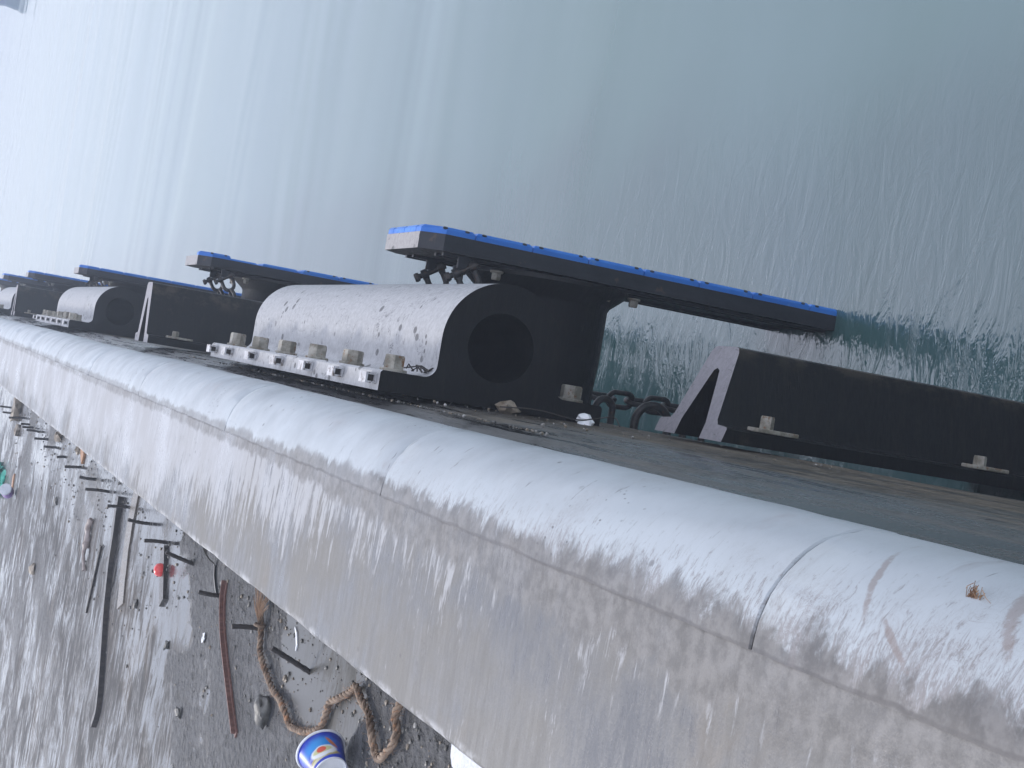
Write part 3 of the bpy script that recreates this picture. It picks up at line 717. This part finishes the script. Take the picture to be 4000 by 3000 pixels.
# even spacing
res = [RP[0]]
for p in RP:
    while (p-res[-1]).length > .006: res.append(res[-1] + (p-res[-1]).normalized()*.006)
P, T, N = frames(res[8:])
bm = bmesh.new(); base = P[0].copy()
for s3 in range(3):
    pts = []; rad = []
    for i, (p, t, n) in enumerate(zip(P, T, N)):
        a = i*.006/.075*2*math.pi + s3*2*math.pi/3; b = t.cross(n)
        pts.append(p-base+(n*math.cos(a)+b*math.sin(a))*.0058); rad.append(.0058+.0018*mnoise.noise(Vector((i*.11, s3*5, 0))))
    tube(bm, pts, rad, 7)
t = thing('coir_rope', base, 'frayed brown coir rope snaking over the deck from the beam edge past the blue tub', 'rope')
obj('strands', bm, 'rope', t, smooth=60)
bm = bmesh.new(); rnd = random.Random(3)
for q in range(520):
    i = rnd.randrange(3, len(P)-4); b = T[i].cross(N[i]); a = rnd.uniform(0, 6.28)
    d = N[i]*math.cos(a)+b*math.sin(a); p = P[i]-base+d*.013
    w = T[i]*rnd.uniform(-1.6, 1.6)+d*rnd.uniform(.15, 1.0); w.normalize(); L = rnd.uniform(.008, .026)
    tube(bm, [p, p+w*L*.5, p+w*L+Vector((0, 0, -.003))], [.0004, .0004, .0002], 3, cap=False)
obj('loose_fibre', bm, 'fibre', t)['kind'] = 'stuff'
bm = bmesh.new()
for q in range(90):                       # frayed brush at the end that meets the beam
    sp = rnd.gauss(0, .55); p0 = P[2]-base+Vector((rnd.uniform(-.01, .01), rnd.uniform(-.012, .012), rnd.uniform(-.004, .01)))
    w = Vector((1, sp*.75-.05, rnd.uniform(-.02, .28))).normalized(); L = rnd.uniform(.05, .115)
    tube(bm, [p0, p0+w*L*.5+Vector((0, sp*.006, .002)), p0+w*L+Vector((0, sp*.02, -.004))], [.0011, .001, .0006], 4, cap=False)
obj('frayed_end', bm, 'fibre', t)
# whipping knot just below the brush
bm = bmesh.new(); tube(bm, [P[6]-base+Vector((0, .022*math.cos(a), .016*math.sin(a)+.003)) for a in [k*.7 for k in range(9)]], .006, 8, closed=True); obj('knot', bm, 'rope', t, smooth=60)

# ------------------------------------------------------------------ printed tub lying on the deck
t = thing('food_tub', (-1.090, 3.845, Z_DECK), 'white rimmed blue printed food tub lying on its side by the rope', 'tub')
bm = bmesh.new(); lathe(bm, [(.044, 0), (.044, .003), (.062, .088), (.0635, .0885), (.061, .086), (.0425, .006)], 56, caps=(False, False))
body = obj('wall', bm, 'cup', t, smooth=40)
bm = bmesh.new(); lathe(bm, [(.0445, -.0015), (.0445, .002), (.043, .002), (.043, .0005), (.041, -.001), (.0405, .006)], 56, caps=(False, False)); lathe(bm, [(.041, .005), (.041, .0065)], 40); foot = obj('foot', bm, 'white', t, smooth=40)
bm = bmesh.new(); tube(bm, [(.0645*math.cos(a), .0645*math.sin(a), .088) for a in [2*math.pi*k/56 for k in range(56)]], .0034, 8, closed=True); rim = obj('rim', bm, 'white', t, smooth=60)
# base looks down towards the near inner side; the axis points up the beam
ax = Vector((.33, .93, .10)).normalized(); pf = Vector((.88, -.2, .42)); pf = (pf-ax*pf.dot(ax)).normalized()   # print side faces up
Yl = -pf; Xl = Yl.cross(ax)
Mc = Matrix((Xl, Yl, ax)).transposed().to_4x4()
for o in (body, foot, rim): o.matrix_local = Matrix.Translation((0, 0, .065)) @ Mc @ Matrix.Scale(1.05, 4)

# ------------------------------------------------------------------ other litter on the deck
def strip(bm, pts, w, h, z=Z_DECK, mi=0, lift=.0, taper=None):
    P = [Vector((x, y, 0)) for x, y in pts]; rings = []
    for i, p in enumerate(P):
        t_ = (P[min(i+1, len(P)-1)]-P[max(i-1, 0)]).normalized(); nrm = Vector((-t_.y, t_.x, 0)); ww = w*(taper[i] if taper else 1)/2
        rings.append([bm.verts.new(p+nrm*a*ww+Vector((0, 0, z+lift+b))) for a, b in ((-1, -.006), (1, -.006), (1, h), (-1, h))])
    for A, B in zip(rings, rings[1:]):
        for k in range(4): bm.faces.new((A[k], A[(k+1) % 4], B[(k+1) % 4], B[k])).material_index = mi
    bm.faces.new(rings[0]).material_index = mi; bm.faces.new(rings[-1]).material_index = mi
def sub(pts, n=5): return [(p.x, p.y) for p in smooth_path([(x, y, 0) for x, y in pts], n)]
def deck_piece(name, bm, m, label, cat, smooth=None, group=None): return tag(obj(name, bm, m, smooth=smooth), label, cat, group)
bm = bmesh.new(); tp = sub([(-0.90,8.24),(-0.984,8.233),(-1.119,8.203),(-1.267,8.185),(-1.479,8.102),(-1.676,7.974),(-1.932,7.820),(-2.056,7.873)], 4)
strip(bm, tp, .066, .026, taper=[1-.5*i/len(tp)+.05*math.sin(i) for i in range(len(tp))])
deck_piece('timber', bm, 'timber', 'long narrow dark soaked timber lying across the wet deck', 'timber')
bm = bmesh.new(); bp = sub([(-0.80,7.80),(-1.0,7.83),(-1.2,7.80),(-1.40,7.72)], 5); strip(bm, bp, .15, .008, taper=[1+.12*wob(i, .7, 2) for i in range(len(bp))])
deck_piece('board', bm, 'board', 'flat wet brown board lying right beside the long dark timber', 'board')
bm = bmesh.new(); tube(bm, [(x, y, Z_DECK+.006) for x, y in sub([(-1.230,8.620),(-1.493,8.703),(-1.641,8.750)])], .007, 8); deck_piece('thin_rod', bm, 'timber', 'thin dark rod lying in the puddle left of the long timber', 'rod', 60)
# red-brown angle bar
bm = bmesh.new(); rp = sub([(-0.885,5.60),(-0.96,5.585),(-1.066,5.496),(-1.19,5.32),(-1.335,5.095)], 4)
strip(bm, rp, .026, .006); strip(bm, [(x+.004, y+.009) for x, y in rp], .006, .014, lift=.0065)
deck_piece('steel_bar', bm, 'redrust', 'red brown rusted steel angle bar lying across the gritty deck', 'steel bar')
bm = bmesh.new(); strip(bm, [(-.965, 6.86), (-1.04, 6.80), (-1.18, 6.69)], .075, .014); deck_piece('dark_block', bm, 'timber', 'short black plank lying under the red plastic cap', 'plank')  # dark strip laid in place of a blurred reflection in the puddle
bm = bmesh.new(); lathe(bm, [(.030, 0), (.031, .010), (.026, .026), (.012, .034), (.004, .035)], 24); tag(obj('bottle_cap', bm, 'red', loc=(-1.050, 6.79, Z_DECK+.0145), smooth=60), 'small shiny red plastic cap resting on the short black plank', 'cap')
bm = bmesh.new(); dp = smooth_path([(-1.15, 9.09, Z_DECK+.012), (-1.20, 9.12, Z_DECK+.02), (-1.28, 9.12, Z_DECK+.014), (-1.36, 9.13, Z_DECK+.02), (-1.45, 9.06, Z_DECK+.01)], 6)
tube(bm, dp, [.022*(1+.5*wob(i, .5, 4))*(1 if i < 16 else .65) for i in range(len(dp))], 9, flat=.7); deck_piece('driftwood', bm, 'drift', 'knotted pinkish grey piece of driftwood on the wet deck', 'driftwood', 60)
bm = bmesh.new(); rock(bm, (0, 0, .02), .042, 4, 3, .5, (1.25, .9, .65)); tag(obj('rock', bm, 'stone', loc=(-1.155, 4.76, Z_DECK), smooth=50), 'fist sized dark grey rock beside the coir rope', 'rock')
for (x, y, s, mt, lab) in ((-1.871, 11.482, .075, 'tan', 'angular tan and dark stone alone on the far wet deck'), (-1.275, 10.871, .05, 'stone', 'small dark angular stone on the far deck near the pale tin'),
                           (-1.321, 6.465, .035, 'stone', 'small angular dark stone left of the red rusted bar'), (-1.498, 6.009, .045, 'stone', 'dark flat stone near the lower end of the red rusted bar'),
                           (-.835, 10.133, .07, 'tan', 'muddy brown lump against the far part of the beam'), (-.85, 11.25, .10, 'tan', 'olive and white clump of debris by the beam among the far rebar'), (-.90, 14.6, .16, 'tan', 'large pale brown rubble lump at the far end of the deck edge'),
                           (-1.073, 14.318, .09, 'tan', 'brown leaf like scrap on the far deck'), (-1.02, 4.62, .022, 'tan', 'small pinkish pebble between rope and leaning rebar'), (-1.31, 7.32, .04, 'stone', 'dark pebble at the head of a damp streak in the bright puddle')):
    bm = bmesh.new(); rock(bm, (0, 0, s*.18), s*.6, x*7, 2, .7, (1, 1, .5)); tag(obj('stone', bm, mt, loc=(x, y, Z_DECK)), lab, 'stone', 'stones scattered on the deck')
# grey strap bent into a loop against the beam
bm = bmesh.new(); P_ = smooth_path([(-.80, 5.92, Z_DECK+.03), (-.815, 5.86, Z_DECK+.045), (-.84, 5.83, Z_DECK+.03), (-.86, 5.83, Z_DECK+.006), (-.91, 5.80, Z_DECK+.004), (-.965, 5.72, Z_DECK+.004)], 6)
tube(bm, P_, .014, 6, flat=.15); deck_piece('strap', bm, 'strap', 'pale grey plastic strap curled against the beam edge by a rebar stub', 'strap', 60)
bm = bmesh.new(); strip(bm, [(-.85, 4.61), (-.865, 4.585), (-.895, 4.56), (-.915, 4.56)], .012, .004, taper=[.5, 1, 1, .5]); deck_piece('paper_strip', bm, 'white', 'thin white strip of paper by the beam edge between rebar and rope', 'paper strip')
bm = bmesh.new(); rock(bm, (0, 0, .006), .016, 2, 2, .9, (1, 1, .4)); tag(obj('white_scrap', bm, 'white', loc=(-1.144, 5.803, Z_DECK)), 'tiny crumpled white scrap left of the red rusted bar', 'scrap')
bm = bmesh.new(); g = []
for i in range(9):
    g.append([bm.verts.new((-.742-.135*j/6 - .02*wob(i, .5), 2.80+.40*i/8-.03*j/6, Z_DECK+.006+.018*abs(wob(i*.9+j*.7, 1, 5))+.012*(1-j/6))) for j in range(7)])
for i in range(8):
    for j in range(6): bm.faces.new((g[i][j], g[i+1][j], g[i+1][j+1], g[i][j+1]))
deck_piece('plastic_sheet', bm, 'sheet', 'crumpled whitish plastic sheet poking out beside the beam at the bottom edge', 'plastic sheet', 40)
bm = bmesh.new()
for q in range(5):
    rock(bm, (.03*wob(q, 3), .18*q-.3, .03+.02*wob(q, 5)), .13, q, 3, 1.0, (.9, 1, .35))
tag(obj('green_cloth', bm, 'green', loc=(-1.64, 15.3, Z_DECK), smooth=60), 'crumpled bright green cloth at the far left of the deck', 'cloth')
t = thing('drink_can', (-1.60, 13.80, Z_DECK), 'small pale tin with violet side standing on the far wet deck', 'tin')
bm = bmesh.new(); lathe(bm, [(.050, 0), (.054, .012), (.054, .075), (.052, .08)], 28); o1 = obj('tin_body', bm, 'violet', t, smooth=40)
bm = bmesh.new(); lathe(bm, [(.055, .080), (.056, .088), (.050, .094), (.02, .092)], 28); o2 = obj('lid', bm, 'sheet', t, smooth=40)
for o in (o1, o2): o.matrix_local = Matrix.Translation((0, 0, .05)) @ Matrix.Rotation(R(65), 4, Vector((.86, .5, 0)))
bm = bmesh.new(); strip(bm, [(-1.46, 14.06), (-1.56, 14.02), (-1.63, 14.0)], .09, .01); deck_piece('orange_scrap', bm, 'orange', 'orange brown scrap lying just beyond the pale tin', 'scrap')
bm = bmesh.new(); strip(bm, [(-.78, 10.05), (-.835, 9.98), (-.87, 9.90)], .08, .012); deck_piece('orange_rag', bm, 'orange', 'orange rag scrap tight against the far beam edge', 'rag')
# grit: crumbs of broken concrete, denser along the beam
bm = bmesh.new(); rnd = random.Random(11)
for q in range(3000):
    y = 3.0 + 12*rnd.random()**1.5; x = -.755 - abs(rnd.gauss(0, .26 if y < 7 else .34))
    far = rnd.random() < .12
    if far: x = rnd.uniform(-2.6, -.8)
    s = .0018 + (.0035 if far else .0075)*rnd.random()**4
    if mnoise.noise(Vector((x*2.2, y*1.6, 3))) < -.18: continue
    r_ = bmesh.ops.create_icosphere(bm, subdivisions=1, radius=s)
    k = rnd.random(); mi = 0 if k < .70 else (1 if k < .93 else 2)
    for v in r_['verts']:
        v.co *= 1+.5*(rnd.random()-.5); v.co = Vector((v.co.x+x, v.co.y+y, v.co.z*.6+Z_DECK+s*.3))
    for f in {f for v in r_['verts'] for f in v.link_faces}: f.material_index = mi
g = obj('grit', bm, ['stone', 'tan', 'crumb']); g['kind'] = 'stuff'
# debris caught on the beam face under the big fender
bm = bmesh.new(); rnd = random.Random(5)
for q in range(520):
    y = rnd.uniform(3.2, 7.6); z = -1.47-abs(rnd.gauss(0, .015)) if rnd.random() < .5 else rnd.uniform(-2.6, -1.5)
    s = .0015+.0045*rnd.random()**3; r_ = bmesh.ops.create_icosphere(bm, subdivisions=1, radius=s); mi = rnd.choice((0, 0, 1, 2))
    xf = -.08 if z > -1.5 else -.062+(-z-1.6)*.009
    for v in r_['verts']: v.co *= 1+.5*(rnd.random()-.5); v.co += Vector((xf, y, z))
    for f in {f for v in r_['verts'] for f in v.link_faces}: f.material_index = mi
obj('mud_crumbs', bm, ['stone', 'tan', 'crumb'])['kind'] = 'stuff'
bm = bmesh.new(); rock(bm, (0, 0, 0), .040, 8, 2, .8, (.6, 1, .9)); tag(obj('concrete_chunk', bm, 'tan', loc=(-.046, 4.33, -1.86)), 'tan concrete chunk stuck under the base of the big cylinder fender', 'concrete chunk')
bm = bmesh.new(); rock(bm, (0, 0, 0), .030, 3, 2, 1.0, (.6, 1, .8)); tag(obj('concrete_crumb', bm, 'white', loc=(-.044, 4.34, -2.14)), 'white crumb below the lower corner of the big cylinder fender', 'crumb')
bm = bmesh.new(); tube(bm, smooth_path([(-.045, 4.25, -1.80), (-.035, 4.15, -1.88), (-.045, 4.12, -2.0), (-.035, 4.2, -2.10), (-.02, 4.18, -2.16), (-.045, 4.15, -2.17)], 6), .0022, 5); deck_piece('wire', bm, 'rebar', 'thin bent wire lying on the beam face below the big cylinder fender', 'wire', 60)
bm = bmesh.new(); rnd = random.Random(2)
for q in range(7): 
    c = Vector((.0+.012, rnd.uniform(-.04, .04), rnd.uniform(-.02, .02)))
    tube(bm, [c, c+Vector((.02, rnd.uniform(-.03, .03), rnd.uniform(-.02, .02))), c+Vector((.006, rnd.uniform(-.05, .05), rnd.uniform(-.03, .03)))], .0028, 5)
tag(obj('twig', bm, 'timber', loc=(.008, 4.46, -1.60)), 'dark twisted twig caught on the flange of the big cylinder fender', 'twig')
# fibre tuft on the near guard
bm = bmesh.new(); rnd = random.Random(9)
ang = R(38); c0 = Vector((-.300+.190*math.cos(ang), 1.44, -1.3905+.190*math.sin(ang)))
for q in range(150):
    a = rnd.gauss(0, .5); L = rnd.uniform(.01, .030); d = Vector((-.9*math.cos(a), math.sin(a)*.9, .12)); p = Vector((rnd.gauss(0, .006), rnd.gauss(0, .007), 0))
    tube(bm, [p, p+d*L*.6+Vector((0, 0, .003)), p+d*L], [.0006, .0005, .0003], 3, cap=False)
tag(obj('fibre_tuft', bm, 'fibre', loc=c0), 'brown tuft of rope fibres stuck on the nearest rounded corner guard', 'fibre tuft')

# ------------------------------------------------------------------ distant ship in the fog
t = thing('barge', (15.2, 77, Z_SEA), 'hazy blue grey barge hull with a white rubbing strip in the top left corner', 'barge')
st = [(0, .3), (.5, 1.1), (1.6, 1.9), (4, 2.5), (9, 2.7), (24, 2.7)]
bm = bmesh.new(); lv = [-.8, .62, .78, .95]; rows = []
for (x, w) in st: rows.append([[bm.verts.new((x - (.35*max(z, 0) if x < 1 else 0), 3+sg*w*(.85+.08*max(z, 0)), z)) for z in lv] for sg in (-1, 1)])
for A, B in zip(rows, rows[1:]):
    for s_ in (0, 1):
        for k in range(3): bm.faces.new((A[s_][k], B[s_][k], B[s_][k+1], A[s_][k+1])).material_index = 1 if k == 1 else 0
    bm.faces.new((A[0][3], B[0][3], B[1][3], A[1][3]))
for k in range(3): bm.faces.new((rows[0][0][k], rows[0][0][k+1], rows[0][1][k+1], rows[0][1][k])).material_index = 1 if k == 1 else 0
obj('hull', bm, ['ship', 'shipw'], t)
bm = bmesh.new(); box(bm, 9, 14, 1.4, 4.6, .951, 3.2, .1); obj('deckhouse', bm, 'shipw', t)

# ------------------------------------------------------------------ haze
m = bpy.data.materials.new('haze'); m.use_nodes = True; nt = m.node_tree; nt.nodes.clear()
o_ = nt.nodes.new('ShaderNodeOutputMaterial'); v_ = nt.nodes.new('ShaderNodeVolumePrincipled')
v_.inputs['Color'].default_value = (.76, .86, 1, 1); v_.inputs['Density'].default_value = .0068; v_.inputs['Anisotropy'].default_value = .12
nt.links.new(v_.outputs[0], o_.inputs['Volume']); M['haze'] = m
bm = bmesh.new(); box(bm, -301, 401, -151, 551, -8, 1.0); hz = obj('haze', bm, 'haze'); hz['kind'] = 'stuff'

# ------------------------------------------------------------------ light
SUN_EL, SUN_AZ = 40, -32          # azimuth measured from +y towards +x
w = bpy.data.worlds.new('World'); SC.world = w; w.use_nodes = True
nt = w.node_tree; bg = nt.nodes['Background']; sky = nt.nodes.new('ShaderNodeTexSky'); sky.sky_type = 'NISHITA'
sky.sun_disc = False; sky.sun_elevation = R(SUN_EL); sky.sun_rotation = R(SUN_AZ)
sky.air_density = 1.0; sky.dust_density = 1.5; sky.ozone_density = 3
mx = nt.nodes.new('ShaderNodeMix'); mx.data_type = 'RGBA'; mx.inputs[0].default_value = .62     # morning fog evens the sky out
mx.inputs[7].default_value = (11.2, 11.6, 13.5, 1); nt.links.new(sky.outputs[0], mx.inputs[6])
nt.links.new(mx.outputs[2], bg.inputs[0]); bg.inputs[1].default_value = .12
L = bpy.data.lights.new('sun', 'SUN'); L.energy = 1.7; L.angle = R(10); L.color = (1, .95, .90)
lo = bpy.data.objects.new('sun', L); COL.objects.link(lo)
d = Vector((math.sin(R(SUN_AZ))*math.cos(R(SUN_EL)), math.cos(R(SUN_AZ))*math.cos(R(SUN_EL)), math.sin(R(SUN_EL))))
lo.rotation_euler = d.to_track_quat('Z', 'Y').to_euler()
SC.view_settings.view_transform = 'Standard'; SC.view_settings.look = 'None'; SC.view_settings.gamma = 1
SC.view_settings.exposure = 0.36

# ------------------------------------------------------------------ camera
cd = bpy.data.cameras.new('camera'); cam = bpy.data.objects.new('camera', cd); COL.objects.link(cam); SC.camera = cam
X = Vector((0.16523464, 0.98623196, -0.0066362)); Y = Vector((-0.39056401, 0.05925406, -0.91866681)); Z = Vector((-0.90562535, 0.15438744, 0.39497753))
cam.matrix_world = Matrix((X, Y, Z)).to_4x4()
cd.sensor_width = 36; cd.lens = 3224.8/2212*36; cd.clip_start = .05; cd.clip_end = 2000
SC.render.resolution_x = 1024; SC.render.resolution_y = 768
